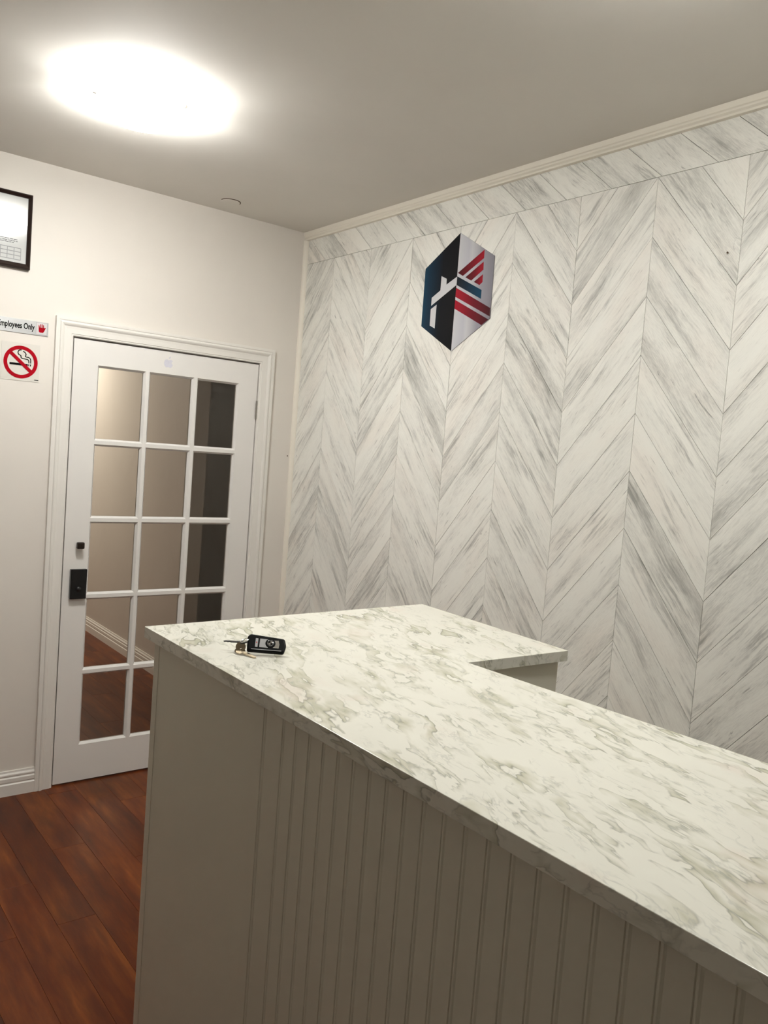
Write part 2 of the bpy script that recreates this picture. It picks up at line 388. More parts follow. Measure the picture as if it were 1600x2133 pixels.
for i in range(ncol):
    ya, yb = Y0 - CW * (i - 1), Y0 - CW * i
    odd_first = (i % 2 == 1)                     # line i (ya side) is a ridge when i is odd
    dza, dzb = (0, 2) if odd_first else (2, 0)
    ang = math.atan2(-(dzb - dza) * PITCH, yb - ya)
    for k in range(-3, 16):
        za, zb_ = Z0 - (k + dza) * PITCH, Z0 - (k + dzb) * PITCH
        poly = [(ya, za), (yb, zb_), (yb, zb_ - PITCH), (ya, za - PITCH)]
        pc = clean(clip(clip(clip(poly, 1, Z0, True), 1, 0.012, False), 0, 0.0, True)) if poly else []
        if len(pc) < 3: continue
        ys = [p[0] for p in pc]; zs = [p[1] for p in pc]
        if max(ys) - min(ys) < 0.02 or max(zs) - min(zs) < 0.02: continue
        whole = len(pc) == 4 and all(math.hypot(pc[j][0] - poly[j][0], pc[j][1] - poly[j][1]) < 1e-5 for j in range(4))
        ref = (ya, za)
        if whole and odd_first in proto: share(proto[odd_first], 'plank', wr, (random.uniform(-0.0004, 0.0004), *ref))
        else:
            o = wall_plank(pc, ref, ang)
            if whole: proto[odd_first] = o
# slanted planks of the border band under the crown strip
bz0, bz1 = Z0, 2.725
sl = 0.155 / 0.133
ya = -1.381 + 0.193 * 9
while ya > -4.72:
    t0 = ya - sl * (2.71 - bz1) * -1; 
    top_a = ya + (bz1 - 2.71) * sl; bot_a = ya - (2.71 - bz0) * sl
    poly = [(top_a, bz1), (top_a - 0.193, bz1), (bot_a - 0.193, bz0), (bot_a, bz0)]
    pc = clean(clip(clip(poly, 0, 0.0, True), 0, -4.70, False))
    if len(pc) >= 3 and max(p[0] for p in pc) - min(p[0] for p in pc) > 0.02:
        wall_plank(pc, (ya, bz1), math.atan2(bz0 - bz1, bot_a - top_a))
    ya -= 0.193

# crown strip, corner strip
crown = [(0.0, 2.738), (-0.022, 2.738), (-0.022, 2.720), (-0.018, 2.717), (-0.018, 2.711), (-0.012, 2.706), (-0.012, 2.699), (0.0, 2.697)]
struct(MB().prism(crown, lambda p, t: (p[0], t, p[1]), YR, 0.0).build('trim_1', M['crown']))
q = [(0.0, 0.0)] + [(-0.020 * math.cos(a), -0.020 * math.sin(a)) for a in [math.pi / 2 * i / 6 for i in range(7)]]
struct(MB().prism(q, lambda p, t: (p[0], p[1], t), 0.0, 2.697).build('trim_2', M['crown']))

# door casing, mitred
prof = [(0.0, 0.0), (0.0, .008), (.003, .011), (.008, .011), (.010, .013), (.030, .0135), (.040, .0145), (.046, .019), (.052, .0215), (.057, .0205), (.060, .0165), (.063, .0165), (.064, .019), (.077, .019), (.077, 0.0)]
cx0, cx1, cz = DXL - 0.007, DXR + 0.004, DZ + 0.007
n = len(prof); stations = []
for fx in (lambda w_: (cx0 - w_, 0.0), lambda w_: (cx0 - w_, cz + w_), lambda w_: (cx1 + w_, cz + w_), lambda w_: (cx1 + w_, 0.0)):
    stations.append([(fx(w_)[0], -t_, fx(w_)[1]) for w_, t_ in prof])
casing = None
for a in range(3):
    mb = MB().add(stations[a] + stations[a + 1], [tuple(range(n)), tuple(range(2 * n - 1, n - 1, -1))] + [(i, (i + 1) % n, n + (i + 1) % n, n + i) for i in range(n)])
    struct(mb.build('trim_%d' % (3 + a), M['trim']))
# jamb lining and stop
jb = MB(); jb.box((ox0, 0.0, 0), (ox0 + 0.003, WT, oz)); jb.box((ox1 - 0.003, 0.0, 0), (ox1, WT, oz)); jb.box((ox0, 0.0, oz - 0.003), (ox1, WT, oz))
jb.box((ox0, 0.042, 0), (ox0 + 0.014, WT, oz)); jb.box((ox1 - 0.014, 0.042, 0), (ox1, WT, oz)); jb.box((ox0, 0.042, oz - 0.014), (ox1, WT, oz))
struct(jb.build('trim_6', M['trim']))
# baseboards
bb = [(0, 0), (-.017, 0), (-.017, .050), (-.012, .055), (-.012, .058), (-.0145, .062), (-.0145, .077), (-.010, .082), (-.010, .085), (-.012, .088), (-.012, .094), (-.007, .101), (-.006, .110), (0, .110)]
struct(MB().prism(bb, lambda p, t: (t, p[0], p[1]), XL, cx0 - .077).build('baseboard_back', M['trim']))
struct(MB().prism(bb, lambda p, t: (HALL_X + p[0], t, p[1]), 1.23, HALL_Y).build('baseboard_hall', M['trim']))
struct(MB().prism(bb, lambda p, t: (p[0], t, p[1]), YR, -0.021).build('baseboard_right', M['trim']))

# ------------------------------------------------------------------ french door
DT = 0.036
door = struct(empty('door_1', (DXL, 0, 0)))
def D(o): o.parent = door; o.location = o.location - door.location if False else o.location; o.matrix_parent_inverse = Matrix.Translation(-Vector(door.location)); return o
gx0, gx1, gz0, gz1 = -1.0470, -0.3405, 0.1785, 1.9245
mu = 0.0165
pw = (gx1 - gx0 - 2 * mu) / 3; ph = (gz1 - gz0 - 4 * mu) / 5
zb0 = 0.008
for x0, x1 in ((DXL, gx0), (gx1, DXR)): D(MB().box((x0, 0, zb0), (x1, DT, DZ)).build('stile', M['door']))
D(MB().box((gx0, 0, zb0), (gx1, DT, gz0)).build('bottom_rail', M['door'])); D(MB().box((gx0, 0, gz1), (gx1, DT, DZ)).build('top_rail', M['door']))
for i in (1, 2):
    x = gx0 + i * pw + (i - 1) * mu; D(MB().box((x, 0.0, gz0), (x + mu, DT, gz1)).build('upright_muntin', M['door']))
for j in range(1, 5):
    z = gz0 + j * ph + (j - 1) * mu
    for i in range(3):
        x = gx0 + i * (pw + mu); D(MB().box((x, 0.0, z), (x + pw, DT, z + mu)).build('cross_muntin', M['door']))
bw, bd = 0.0085, 0.012
ring0 = pane0 = None
for j in range(5):
    for i in range(3):
        x = gx0 + i * (pw + mu); z = gz0 + j * (ph + mu)
        if ring0 is None:
            def rect(e, y): return [(e, y, e), (pw - e, y, e), (pw - e, y, ph - e), (e, y, ph - e)]
            loops = [rect(0, 0.0), rect(bw, bd), rect(bw, DT - bd), rect(0, DT)]
            vs = [p for lp in loops for p in lp]; fs = [(a * 4 + k, a * 4 + (k + 1) % 4, ((a + 1) % 4) * 4 + (k + 1) % 4, ((a + 1) % 4) * 4 + k) for a in range(4) for k in range(4)]
            ring0 = D(MB().add(vs, fs).build('glazing_bead', M['door'], loc=(x, 0, z)))
            pane0 = D(MB().box((bw, DT / 2 - .0015, bw), (pw - bw, DT / 2 + .0015, ph - bw)).build('pane', M['pane'], loc=(x, 0, z)))
        else:
            for src, nm in ((ring0, 'glazing_bead'), (pane0, 'pane')):
                o = bpy.data.objects.new(nm, src.data); C.objects.link(o); o.location = (x, 0, z); D(o)
# dark knob, black keypad plate, hinge
kb = MB().box((-.0165, -.032, -.0150), (.0165, -.012, .0150)).box((-.009, -.012, -.009), (.009, 0.0, .009)).build('door_knob', M['bronze'], loc=(-1.0905, 0, 1.113)); D(bevel(kb, .005, 3))
kb['label'] = 'small square dark bronze knob'
lp = MB().box((-.036, -.020, -.068), (.036, 0, .068)).build('lock_plate', M['black_gloss'], loc=(-1.0895, 0, .9365)); D(bevel(lp, .003, 3))
lp['label'] = 'black rectangular lock plate'
ltn = MB().lathe([(0.0, .006), (.010, .005), (.012, .0)], Matrix.Rotation(math.pi / 2, 4, 'X'), 20).build('lock_button', M['black'], lp, True, loc=(0, -.020, -.022))
hg = MB(); hz = 1.800
hg.lathe([(0.0, hz - .050), (.0035, hz - .047), (.0045, hz - .045), (.0045, hz + .045), (.0035, hz + .047), (0.0, hz + .050)], None, 14)
for k in (-.027, -.009, .009, .027): hg.lathe([(.0050, hz + k - .0065), (.0050, hz + k + .0065)], None, 14)
hgo = D(hg.build('hinge', M['steel'], loc=(DXR - .001, -.006, 0))); hgo['label'] = 'tarnished steel hinge knuckle'

# ------------------------------------------------------------------ ceiling light
LC = Vector((-1.275, -0.985, H)); la = math.atan2(-0.122, 0.392)
lamp = empty('ceiling_light', LC, (0, 0, la))
tag(lamp, 'glowing white glass ceiling light with side bulbs put in for the glow lobes on the ceiling', 'light')
MB().lathe([(0.0, 0.0), (.060, 0.0), (.060, -.014), (.052, -.020), (0.0, -.020)], None, 40).build('canopy', M['enamel'], lamp, False)
MB().lathe([(.150, -.036), (.1495, -.042), (.138, -.060), (.110, -.076), (.060, -.088), (0.0, -.092)], None, 48).build('glass_bowl', M['bowl'], lamp, True)
MB().box((-.19, -.012, -.026), (.19, .012, -.020)).build('bracket', M['enamel'], lamp)
for sgn in (-1, 1):
    sk = MB().lathe([(0.0, 0.0), (.017, 0.0), (.017, .05), (0.0, .05)], Matrix.Translation((sgn * .090, 0, -.042)) @ Matrix.Rotation(sgn * math.pi / 2, 4, 'Y'), 18).build('bulb_socket', M['enamel'], lamp)
    MB().lathe([(0.0, 0.0), (.013, .002), (.016, .018), (.028, .040), (.030, .052), (.026, .068), (.014, .080), (0.0, .083)], Matrix.Translation((sgn * .140, 0, -.042)) @ Matrix.Rotation(sgn * math.pi / 2, 4, 'Y'), 24).build('bulb', M['bulb'], lamp, True)  # bulbs set past the rim so their glow makes side lobes on the ceiling
for sgn in (-1, 1):
    MB().lathe([(0.0, 0.0), (.013, .002), (.016, .018), (.028, .040), (.030, .052), (.026, .068), (.014, .080), (0.0, .083)], Matrix.Translation((0, sgn * .022, -.040)) @ Matrix.Rotation(-sgn * math.pi / 2, 4, 'X'), 24).build('bulb', M['bulb'], lamp, True)  # inner pair added to spread a halo of light around the bowl
for k in range(3):
    a = math.radians(-38 + 120 * k)
    MB().lathe([(0.0, 0.0), (.006, 0.0), (.006, .014), (0.0, .014)], Matrix.Translation((.153 * math.cos(a), .153 * math.sin(a), -.040)) @ Matrix.Rotation(a, 4, 'Z') @ Matrix.Rotation(math.pi / 2, 4, 'Y'), 12).build('thumb_screw', M['steel'], lamp)
# copy of the fixture, added unseen above the view to brighten the near countertop
fill_lamp = lamp.copy(); C.objects.link(fill_lamp); fill_lamp.location = (-0.95, -2.80, H)
tag(fill_lamp, 'added fill fixture, unseen above the view, brightening the near end of the counter', 'light')
for ch_ in list(lamp.children):
    o = ch_.copy(); C.objects.link(o); o.parent = fill_lamp
    if ch_.name.startswith('glass_bowl'): o.data = ch_.data.copy(); o.data.materials[0] = M['fill_bowl']
# dim light further down the hall behind the door
hl = bpy.data.lights.new('hall_lamp', 'AREA'); hl.shape = 'DISK'; hl.size = 0.35; hl.energy = HALL_POWER; hl.color = (1, .95, .85)
ho = bpy.data.objects.new('hall_lamp', hl); C.objects.link(ho); ho.location = (-0.75, 3.3, H - 0.02)

# round cover plate on the ceiling with a dark open rim
cp = empty('cover_plate', (-0.532, -0.168, H)); tag(cp, 'small round ceiling cover plate with a dark cracked rim near the back wall', 'cover plate')
MB().lathe([(0.0, -.0035), (.040, -.0035), (.043, -.002), (.043, 0.0), (0, 0)], None, 36).build('plate', M['ceiling'], cp)
arc = [(.0455 * math.cos(a), .0455 * math.sin(a)) for a in [math.radians(178 + 6 * i) for i in range(31)]]
mb = MB()
for i in range(len(arc) - 1):
    th = .0013 + .0012 * math.sin(math.pi * i / 30)
    (xa, ya_), (xb, yb_) = arc[i], arc[i + 1]; ka, kb_ = 1 + th / .0455, 1 - th / .0455
    mb.prism([(xa * ka, ya_ * ka), (xb * ka, yb_ * ka), (xb * kb_, yb_ * kb_), (xa * kb_, ya_ * kb_)], lambda p, t: (p[0], p[1], t), -.002, 0.0)
mb.build('rim_gap', M['nail'], cp)['label'] = 'dark brown gap along the rim'

# ------------------------------------------------------------------ reception counter
ZT, TH = 1.1552, 0.0275
YE = -4.15
def onF(y): return -1.4962 + (-1.5028 + 1.4962) / (-3.3773 + 1.7928) * (y + 1.7928)
def onE(y): return -0.9408 + (-0.9114 + 0.9408) / (-3.0783 + 2.3748) * (y + 2.3748)
top = [(-1.4962, -1.7928), (-0.5554, -1.7605), (-0.5905, -2.3862), (-0.9408, -2.3748), (onE(YE), YE), (onF(YE), YE)]
ct = MB().prism(top, lambda p, t: (p[0], p[1], t), ZT - TH, ZT).build('countertop', M['marble'])
bevel(ct, .0010, 2)
tag(ct, 'cream marble patterned L-shaped countertop on the grey reception counter', 'countertop')

rc = empty('reception_counter', (-1.4734, -1.8118, 0)); tag(rc, 'grey beadboard reception counter under the marble countertop', 'counter')
def P(o): o.parent = rc; o.matrix_parent_inverse = Matrix.Translation(-Vector(rc.location)); return o
XF, YB, ZB = -1.4734, -1.8118, ZT - TH
P(MB().box((XF + .010, YE + .01, 0), (XF + .045, YB, ZB)).build('front_carcass', M['panel']))
P(MB().box((XF + .045, YB - .02, 0), (-0.6095, YB, ZB)).build('back_panel', M['panel']))
P(MB().box((-0.6295, -2.372, 0), (-0.6095, YB - .02, ZB)).build('end_panel', M['panel']))
P(MB().box((-0.955, -2.372, 0), (-0.6295, -2.352, ZB)).build('return_panel', M['panel']))
P(MB().box((-0.975, YE + .01, 0), (-0.955, -2.352, ZB)).build('inner_panel', M['panel']))
P(MB().box((XF + .045, YE + .01, 0), (-0.975, YE + .03, ZB)).build('near_end_panel', M['panel']))
P(MB().box((XF - .0012, YB - .028, 0), (XF + .010, YB, ZB)).build('corner_strip', M['panel']))
# beadboard: boards .0454 wide, each with one bead between two grooves
BP = 0.04536
def bead_profile(w_):
    k = w_ - .0105; gr, dp = .0022, .0020
    return [(0, .010), (0, 0.0), (k, 0.0), (k + gr / 2, dp), (k + gr, .0008), (k + gr + .002, .0), (k + .0105 - gr - .0025, 0.0), (k + .0105 - gr - .0012, .0008), (k + .0105 - gr / 2, dp), (k + .0105 - .0004, 0.0004), (w_, .0006), (w_, .010)]
def board(ya, yb):
    w_ = ya - yb
    pr = bead_profile(w_) if w_ > .03 else [(0, .010), (0, 0), (w_, 0), (w_, .010)]
    return P(MB().prism(pr, lambda p, t: (p[1], -p[0], t), 0.0, ZB).build('bead_board', M['panel'], loc=(XF, ya, 0)))
YJ = -2.3681
b0 = None; y = YB - .028
smooth = y - (YJ + .0012) - BP                       # plain facing board, then one beaded board up to the joint
P(MB().box((XF, y - smooth, 0), (XF + .010, y, ZB)).build('facing_board', M['panel']))
b0 = board(y - smooth, YJ + .0012)
y = -2.8865 + 11 * BP - 0.005 + BP * 0
y_first = YJ - .0004
board(y_first, y)
while y - BP > YE + .012:
    o = bpy.data.objects.new('bead_board', b0.data); C.objects.link(o); o.location = (XF, y, 0); P(o)
    y -= BP
board(y, YE + .011)

# ------------------------------------------------------------------ keys on the counter
KL = Vector((-1.3585, -2.1545, ZT))                 # middle of the fob's lower edge
ex = Vector((0.0656, -0.0340, 0)).normalized()
kroot = empty('car_keys', KL); tag(kroot, 'black car key fob with silver buttons and a bunch of keys on the countertop', 'keys')
nrm = Vector((ex.y, -ex.x, 0)); nrm = nrm if nrm.y < 0 else -nrm       # toward the camera side
nrm = (Vector((-0.62, -0.78, 0)) - ex * Vector((-0.62, -0.78, 0)).dot(ex)).normalized()
tilt = math.radians(40)
ez = (Vector((0, 0, 1)) * math.cos(tilt) - nrm * math.sin(tilt)).normalized()
roll = math.radians(-3)
ex2 = (ex * math.cos(roll) + ez * math.sin(roll)).normalized(); ez2 = (ez * math.cos(roll) - ex * math.sin(roll)).normalized()
ey2 = ez2.cross(ex2)
FB = Matrix((ex2, ey2, ez2)).transposed().to_4x4()
fobm = empty  # (name kept free)
def KP(o): o.parent = kroot; return o
def fob_outline(s=1.0):
    pts = []
    base = [(-.043, .002), (.040, .0015), (.0445, .020), (.040, .0375), (-.038, .0445), (-.0440, .038)]
    return base
fm = FB.copy(); fm.translation = Vector((0, 0, .0062))
mb = MB().prism(fob_outline(), lambda p, t: (p[0], t, p[1]), -.006, .007)
fob = KP(mb.build('fob', M['fob_black'])); fob.matrix_local = fm; bevel(fob, .0045, 4, 20)
def on_fob(poly, name, mat, d=-.0066, th=.0012):
    o = MB().prism(poly, lambda p, t: (p[0], t, p[1]), d, d + th).build(name, mat, fob); bevel(o, .0004, 1); return o
on_fob([(-.026, .012), (-.020, .0115), (-.0195, .033), (-.0255, .0335)], 'button', M['silver_button'])
sy = on_fob([(-.0245, .0215), (-.0210, .0215), (-.0228, .0258)], 'button_symbol', M['ink_red'], -.0069, .0006)
arc_l = [(.008 + .0112 * math.cos(a), .0225 + .0112 * math.sin(a)) for a in [math.radians(d) for d in range(115, 246, 13)]]
on_fob([(-.0165, .0115)] + [(-.0005 + .003, .0115)] + arc_l[::-1] + [(.001, .0325), (-.0155, .033)], 'button', M['silver_button'])
arc_r = [(.008 + .0112 * math.cos(a), .0225 + .0112 * math.sin(a)) for a in [math.radians(d) for d in range(-58, 59, 13)]]
on_fob([(.027, .0118), (.0285, .022), (.0265, .0312)] + arc_r[::-1], 'button', M['chrome'])
rd = MB().lathe([(0.0, .0022), (.0075, .002), (.0092, .0012), (.0095, 0.0)], Matrix.Translation((.008, -.006, .0225)) @ Matrix.Rotation(math.pi / 2, 4, 'X'), 28).build('round_button', M['black_gloss'], fob, True)
mb = MB()
for a0 in (0, 180):
    pts = [(0.0, 0.0)] + [(.0048 * math.cos(math.radians(a0 + k)), .0048 * math.sin(math.radians(a0 + k))) for k in range(0, 91, 15)]
    mb.prism(pts, lambda p, t: (.008 + p[0], t, .0225 + p[1]), -.0086, -.0081)
mb.build('roundel_mark', M['chrome'], fob)
rg = [(.0065 * math.cos(a) + .008, -.0083, .0225 + .0065 * math.sin(a)) for a in [2 * math.pi * k / 24 for k in range(25)]]
MB().tube(rg, .0004, 6).build('roundel_rim', M['silver_button'], fob)
on_fob([(-.034, .0055), (.033, .0055), (.034, .0068), (-.034, .0070)], 'seam_line', M['silver_button'], -.0062, .0004)
# split ring through the upper left corner, dark blade key, brass keys
def kpoint(x, y, z): return fm @ Vector((x, y, z))
rc0 = kpoint(-.040, 0, .0345)
axr = (ex * 0.75 + Vector((0, 0, .35))).normalized(); axs = nrm.copy()
ringp = [rc0 - axr * .010 + axr * .011 * math.cos(a) + axs * .011 * math.sin(a) for a in [2 * math.pi * k / 28 for k in range(29)]]
KP(MB().tube(ringp, .0011, 8).build('key_ring', M['chrome']))
def key(name, mat, head, tip, up, hw, hl, bwid, th):
    head, tip, up = Vector(head), Vector(tip), Vector(up).normalized(); d = (tip - head); L = d.length; d.normalize(); s = up.cross(d).normalized(); up = d.cross(s)
    out = [(-hl * .5 + hl * .5 * math.cos(a) * -1 * 1.0, hw * math.sin(a)) for a in [math.radians(k) for k in range(-130, 131, 20)]]
    pts = [(hl * .5 - hl * .5 * math.cos(a), hw * math.sin(a)) for a in [math.radians(k) for k in range(-140, 141, 20)]]
    poly = [(hl * .5 + hl * .5 * math.cos(math.radians(k)), hw * math.sin(math.radians(k))) for k in range(35, 326, 20)]
    blade = [(hl * .95, -bwid), (L - .004, -bwid), (L, 0.0), (L - .003, bwid * .8), (L - .007, bwid * .35), (L - .011, bwid * .85), (L - .015, bwid * .4), (L - .019, bwid), (hl * .95, bwid)]
    o = KP(MB().prism(poly + blade, lambda p, t: head + d * p[0] + s * p[1] + up * t, -th / 2, th / 2).build(name, mat)); return o
lc = lambda x, y, z: Vector((x, y, z)) - KL
view_l = -ex
key('door_key', M['black'], rc0 + Vector((-.002, .004, -.010)), rc0 - ex * .052 + Vector((.004, .018, -.0125)), (0.05, -.15, 1), .0085, .020, .0042, .0022)['label'] = 'dark key pointing left'
key('door_key', M['brass'], rc0 - ex * .010 + nrm * .000 + Vector((0, 0, -.012)), lc(-1.4130, -2.1100, ZT + .003), (.0, -.75, .8), .0115, .023, .0042, .0020)['label'] = 'brass key leaning against the fob'
key('door_key', M['brass'], lc(-1.4060, -2.1080, ZT + .0075), lc(-1.3885, -2.1640, ZT + .0020), (-.2, -.1, 1), .0110, .022, .0045, .0020)['label'] = 'brass key lying under the fob'

# ------------------------------------------------------------------ wall things
def wall_back_poly(name, poly, mat, parent, y0, y1):
    return MB().prism(poly, lambda p, t: (p[0], t, p[1]), y0, y1).build(name, mat, parent)
def rectp(x0, x1, z0, z1): return [(x0, z0), (x1, z0), (x1, z1), (x0, z1)]
# framed certificate
fr = empty('framed_certificate', (0, 0, 0)); tag(fr, 'dark framed certificate under glass on the back wall, cut by the left photo edge', 'picture')
fx0, fx1, fz0, fz1, fw_ = -1.760, -1.3570, 2.2810, 2.5880, 0.0150
def mitre(a, b, name):
    # a, b: outer then inner corner pairs
    (o1, i1), (o2, i2) = a, b
    lev = [(0.0, 0.0), (0.0, -.018), (.35, -.020), (.75, -.014), (1.0, -.011), (1.0, 0.0)]
    st = []
    for o_, i_ in ((o1, i1), (o2, i2)):
        st += [(o_[0] + (i_[0] - o_[0]) * k, y_, o_[1] + (i_[1] - o_[1]) * k) for k, y_ in lev]
    n_ = len(lev)
    return MB().add(st, [tuple(range(n_)), tuple(range(2 * n_ - 1, n_ - 1, -1))] + [(i, (i + 1) % n_, n_ + (i + 1) % n_, n_ + i) for i in range(n_)]).build(name, M['frame'], fr)
oc = [(fx0, fz0), (fx1, fz0), (fx1, fz1), (fx0, fz1)]; ic = [(fx0 + fw_, fz0 + fw_ * 1.5), (fx1 - fw_, fz0 + fw_ * 1.5), (fx1 - fw_, fz1 - fw_), (fx0 + fw_, fz1 - fw_)]
for i in range(4): mitre((oc[i], ic[i]), (oc[(i + 1) % 4], ic[(i + 1) % 4]), 'frame_bar')
doc = wall_back_poly('document', rectp(fx0 + .012, fx1 - .012, fz0 + .012, fz1 - .012), M['paper'], fr, -.005, -.001)
mb = MB(); rr = random.Random(3)
for z, xe in ((2.3970, -1.4080), (2.3900, -1.4055), (2.3835, -1.4215)):
    x = -1.715
    while x < xe:
        wd = rr.uniform(.006, .020); mb.box((x, -.0054, z - .0012), (min(x + wd, xe), -.005, z + .0012)); x += wd + .0025
mb.build('text_lines', M['ink'], doc)['kind'] = 'stuff'
mb = MB()
for x0 in (-1.500, -1.475): mb.box((x0, -.0054, 2.4162), (x0 + .022, -.005, 2.4182))
mb.build('signature', M['print_grey'], doc)
mb = MB()
xs = [-1.3930 - .0263 * k for k in range(0, 13)]
for x in xs: mb.box((x - .0014, -.0054, 2.3165), (x + .0014, -.005, 2.3640))
for z in (2.3165, 2.3332, 2.3490, 2.3640): mb.box((xs[-1], -.0055, z - .0017), (xs[0], -.0051, z + .0017))
mb.build('printed_table', M['print_grey'], doc)
wall_back_poly('glass', rectp(fx0 + .013, fx1 - .013, fz0 + .013, fz1 - .013), M['frame_glass'], fr, -.0095, -.0080)

# text helper: solid lettering from the built-in font
def lettering(body, size, name, mat, parent, width=None, height=None, bold=0.0, depth=.0004):
    cu = bpy.data.curves.new(name, 'FONT'); cu.body = body; cu.size = size; cu.offset = bold; cu.extrude = depth / 2; cu.resolution_u = 4
    t_ = bpy.data.objects.new(name + '_tmp', cu); C.objects.link(t_)
    bpy.context.view_layer.update()
    me = bpy.data.meshes.new_from_object(t_.evaluated_get(bpy.context.evaluated_depsgraph_get()))
    bpy.data.objects.remove(t_); bpy.data.curves.remove(cu)
    xs_ = [v.co.x for v in me.vertices]; ys_ = [v.co.y for v in me.vertices]
    sx = width / (max(xs_) - min(xs_)) if width else 1; sy_ = height / (max(ys_) - min(ys_)) if height else sx
    for v in me.vertices: v.co = Vector(((v.co.x - min(xs_)) * sx, -v.co.z, (v.co.y - min(ys_)) * sy_))
    me.materials.clear(); me.materials.append(mat); me.name = name
    o = bpy.data.objects.new(name, me); C.objects.link(o); o.parent = parent; return o
sg = wall_back_poly('employees_sign', rectp(-1.492, -1.2675, 2.0185, 2.0760), M['sign'], None, -.003, 0.0)
tag(sg, 'silver Employees Only sign with a red hand above the no smoking sign', 'sign')
tx = lettering('Employees Only', .03, 'lettering', M['ink'], sg, width=.1455, height=.0330, bold=.0008); tx.location = (-1.4690, -.0034, 2.0300)
bx = MB()
for a, b in (((-1.3180, 2.0225), (-1.3170, 2.0735)), ((-1.2730, 2.0225), (-1.2720, 2.0735)), ((-1.3180, 2.0725), (-1.2720, 2.0735)), ((-1.3180, 2.0225), (-1.2720, 2.0235))): bx.box((a[0], -.0034, a[1]), (b[0], -.003, b[1]))
bx.build('box_outline', M['print_grey'], sg)
wall_back_poly('box_field', rectp(-1.3170, -1.2730, 2.0235, 2.0725), M['sign_box'], sg, -.0033, -.003)
# raised red hand: palm, four fingers, thumb
hx, hz_ = -1.2950, 2.0315
hand = MB()
hand.prism([(-.0115, .004), (-.008, 0.0), (.006, 0.0), (.0095, .005), (.0105, .021), (-.0125, .021)], lambda p, t: (hx + p[0], t, hz_ + p[1]), -.0039, -.0033)
for i, (tx_, tz_) in enumerate(((-.0115, .0300), (-.0055, .0350), (.0005, .0358), (.0068, .0325))):
    b_ = -.0098 + i * .0058
    hand.prism([(b_ - .0021, .020), (b_ + .0021, .020), (tx_ + .0018, tz_ - .001), (tx_, tz_ + .001), (tx_ - .0018, tz_ - .001)], lambda p, t: (hx + p[0], t, hz_ + p[1]), -.0039, -.0033)
hand.prism([(.006, .004), (.0102, .006), (.0165, .021), (.0145, .0235), (.0120, .0225), (.0085, .015)], lambda p, t: (hx + p[0], t, hz_ + p[1]), -.0039, -.0033)
hand.build('red_hand', M['red'], sg)

# no smoking sticker
ns = wall_back_poly('no_smoking_sign', rectp(-1.4500, -1.2965, 1.8190, 1.9770), M['sheet'], None, -.0015, 0.0)
tag(ns, 'clear no smoking sticker with red ring and black cigarette', 'sign')
nc = (-1.3728, 1.8970); ro, ri = .0685, .0535
mb = MB(); N = 48
for i in range(N):
    a, b = 2 * math.pi * i / N, 2 * math.pi * (i + 1) / N
    mb.prism([(nc[0] + ro * math.cos(a), nc[1] + ro * math.sin(a)), (nc[0] + ro * math.cos(b), nc[1] + ro * math.sin(b)), (nc[0] + ri * math.cos(b), nc[1] + ri * math.sin(b)), (nc[0] + ri * math.cos(a), nc[1] + ri * math.sin(a))], lambda p, t: (p[0], t, p[1]), -.0023, -.0015)
dv = Vector((1, -0.87)).normalized(); pv = Vector((dv.y, -dv.x)) * .0072; c2 = Vector(nc)
bar = [c2 - dv * .058 + pv, c2 + dv * .058 + pv, c2 + dv * .058 - pv, c2 - dv * .058 - pv]
mb.prism([tuple(p) for p in bar], lambda p, t: (p[0], t, p[1]), -.0026, -.0015)
mb.build('prohibition_ring', M['red'], ns)
mb = MB()
for x0, x1 in ((-1.4170, -1.3440), (-1.3420, -1.3385), (-1.3350, -1.3310)): mb.box((x0, -.0021, 1.8830), (x1, -.0015, 1.8920))
mb.build('cigarette', M['ink'], ns)
def catmull(pts, k=6):
    P_ = [Vector(p) for p in pts]; P_ = [P_[0] * 2 - P_[1]] + P_ + [P_[-1] * 2 - P_[-2]]; out = []
    for i in range(1, len(P_) - 2):
        for j in range(k):
            s = j / k; a, b, c, d = P_[i - 1:i + 3]
            out.append(0.5 * ((2 * b) + (c - a) * s + (2 * a - 5 * b + 4 * c - d) * s * s + (3 * b - a - 3 * c + d) * s ** 3))
    out.append(P_[-2]); return out
mb = MB()
for pts in ([(-1.3717, 1.9480), (-1.3800, 1.9465), (-1.3850, 1.9390), (-1.3825, 1.9290), (-1.3735, 1.9240), (-1.3720, 1.9160), (-1.3640, 1.9125), (-1.3480, 1.9115), (-1.3415, 1.9070), (-1.3400, 1.8960)],
            [(-1.3651, 1.9430), (-1.3570, 1.9390), (-1.3530, 1.9310), (-1.3545, 1.9215), (-1.3420, 1.9200), (-1.3340, 1.9130), (-1.3328, 1.8960)]):
    c_ = catmull([(x, 0, z) for x, z in pts]); h_ = .0019
    for i in range(len(c_) - 1):
        d = (c_[i + 1] - c_[i]).normalized(); s = Vector((d.z, 0, -d.x)) * h_; a, b = c_[i] - d * .0003, c_[i + 1] + d * .0003
        mb.prism([((a + s).x, (a + s).z), ((b + s).x, (b + s).z), ((b - s).x, (b - s).z), ((a - s).x, (a - s).z)], lambda p, t: (p[0], t, p[1]), -.0020, -.0015)
mb.build('smoke_curl', M['ink'], ns)
MB().box((-1.3156, -.0019, 1.8262), (-1.2987, -.0015, 1.8292)).build('small_print', M['ink'], ns)

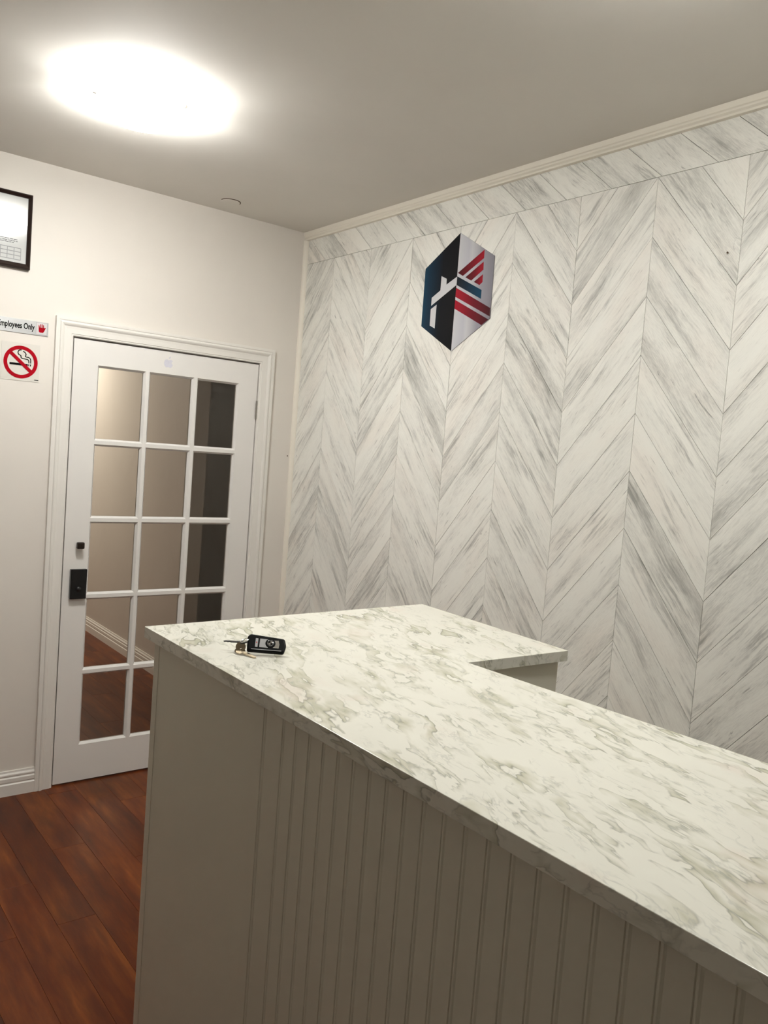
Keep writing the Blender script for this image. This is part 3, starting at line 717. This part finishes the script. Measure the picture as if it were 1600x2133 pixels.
# pale apple decal on the door's top rail
def blob(pts): return [(p.x, p.z) for p in catmull([(x, 0, z) for x, z in pts + pts[:1]], 5)[:-1]]
ax, az = -0.7165, 1.9765
dec = MB().prism([(ax + x * 1.0, az + z) for x, z in blob([(0.0, .0135), (-.009, .0170), (-.0185, .0125), (-.0225, .000), (-.0195, -.0125), (-.0115, -.0205), (-.004, -.0195), (0.0, -.0185), (.0045, -.0195), (.0115, -.0205), (.0185, -.0125), (.0205, -.0070), (.0150, -.001), (.0150, .006), (.0195, .0115), (.0120, .0168), (.0055, .0155)])], lambda p, t: (p[0], t, p[1]), -.0006, 0.0)
dec.prism([(ax + x, az + z) for x, z in blob([(.0005, .0205), (.0025, .0275), (.0085, .0325), (.0085, .0265), (.0045, .0215)])], lambda p, t: (p[0], t, p[1]), -.0006, 0.0)
tag(dec.build('apple_decal', M['decal']), 'pale lavender apple decal on the top rail of the door', 'decal')

# hexagonal emblem on the chevron wall
em = empty('hexagon_emblem', (0, -1.187, 2.31)); tag(em, 'hexagonal emblem decal, half navy and half silver with red stripes, on the plank wall', 'decal')
def decal(name, poly, mat, x0, x1):
    o = MB().prism(poly, lambda p, t: (t, p[0] + 1.187, p[1] - 2.31), x1, x0).build(name, mat, em); return o
yc0, yc1 = -1.1850, -1.1850
decal('navy_half', [(yc0, 2.5500), (-.9800, 2.4310), (-.9815, 2.1875), (yc0, 2.0710)], M['g_left'], -.0006, -.0026)
decal('silver_half', [(yc0, 2.5500), (yc0, 2.0710), (-1.3948, 2.1872), (-1.3925, 2.4290)], M['g_right'], -.0006, -.0026)
decal('white_mark', [(-1.0885, 2.3873), (-1.1225, 2.3722), (-1.1230, 2.3480), (-1.1850, 2.3736), (-1.1850, 2.3396), (-1.0365, 2.2693), (-1.0363, 2.3028), (-1.0882, 2.3283)], M['white_print'], -.0026, -.0030)
decal('white_mark', [(-1.0713, 2.2711), (-1.0705, 2.1720), (-1.0372, 2.1864), (-1.0358, 2.2553)], M['white_print'], -.0026, -.0030)
decal('red_stripe', [(-1.1885, 2.3883), (-1.3337, 2.4608), (-1.3346, 2.4279), (-1.2194, 2.3723)], M['g_red_a'], -.0026, -.0030)
decal('red_stripe', [(-1.2354, 2.3649), (-1.3344, 2.4140), (-1.3363, 2.3830), (-1.2709, 2.3473)], M['g_red_a'], -.0026, -.0030)
decal('red_stripe', [(-1.2868, 2.3406), (-1.3358, 2.3647), (-1.3365, 2.3343), (-1.3206, 2.3243)], M['g_red_a'], -.0026, -.0030)
decal('blue_stripe', [(-1.1860, 2.3749), (-1.3353, 2.3036), (-1.3357, 2.2685), (-1.1860, 2.3399)], M['g_blue'], -.0026, -.0030)
decal('red_stripe', [(-1.1855, 2.3286), (-1.3925, 2.2277), (-1.3932, 2.1950), (-1.1855, 2.2916)], M['g_red_b'], -.0026, -.0030)
decal('red_stripe', [(-1.1852, 2.2795), (-1.3870, 2.1840), (-1.3512, 2.1645), (-1.1852, 2.2439)], M['g_red_b'], -.0026, -.0030)

# two nails left in the walls
nl = MB().lathe([(0.0, -.004), (.0030, -.0035), (.0030, -.0025), (.0012, -.002), (.0012, .004), (0, .004)], Matrix.Rotation(-math.pi / 2, 4, 'X'), 12)
o1 = nl.build('nail', M['nail'], loc=(-0.0335, -.0020, 1.5789)); tag(o1, 'tiny nail in the white wall right of the door, beside the corner', 'nail')
o2 = bpy.data.objects.new('nail', o1.data); C.objects.link(o2); o2.rotation_euler = (0, 0, -math.pi / 2); o2.location = (-.0020, -2.3700, 2.3000)
tag(o2, 'tiny brown nail in the chevron plank wall, high on the right', 'nail')
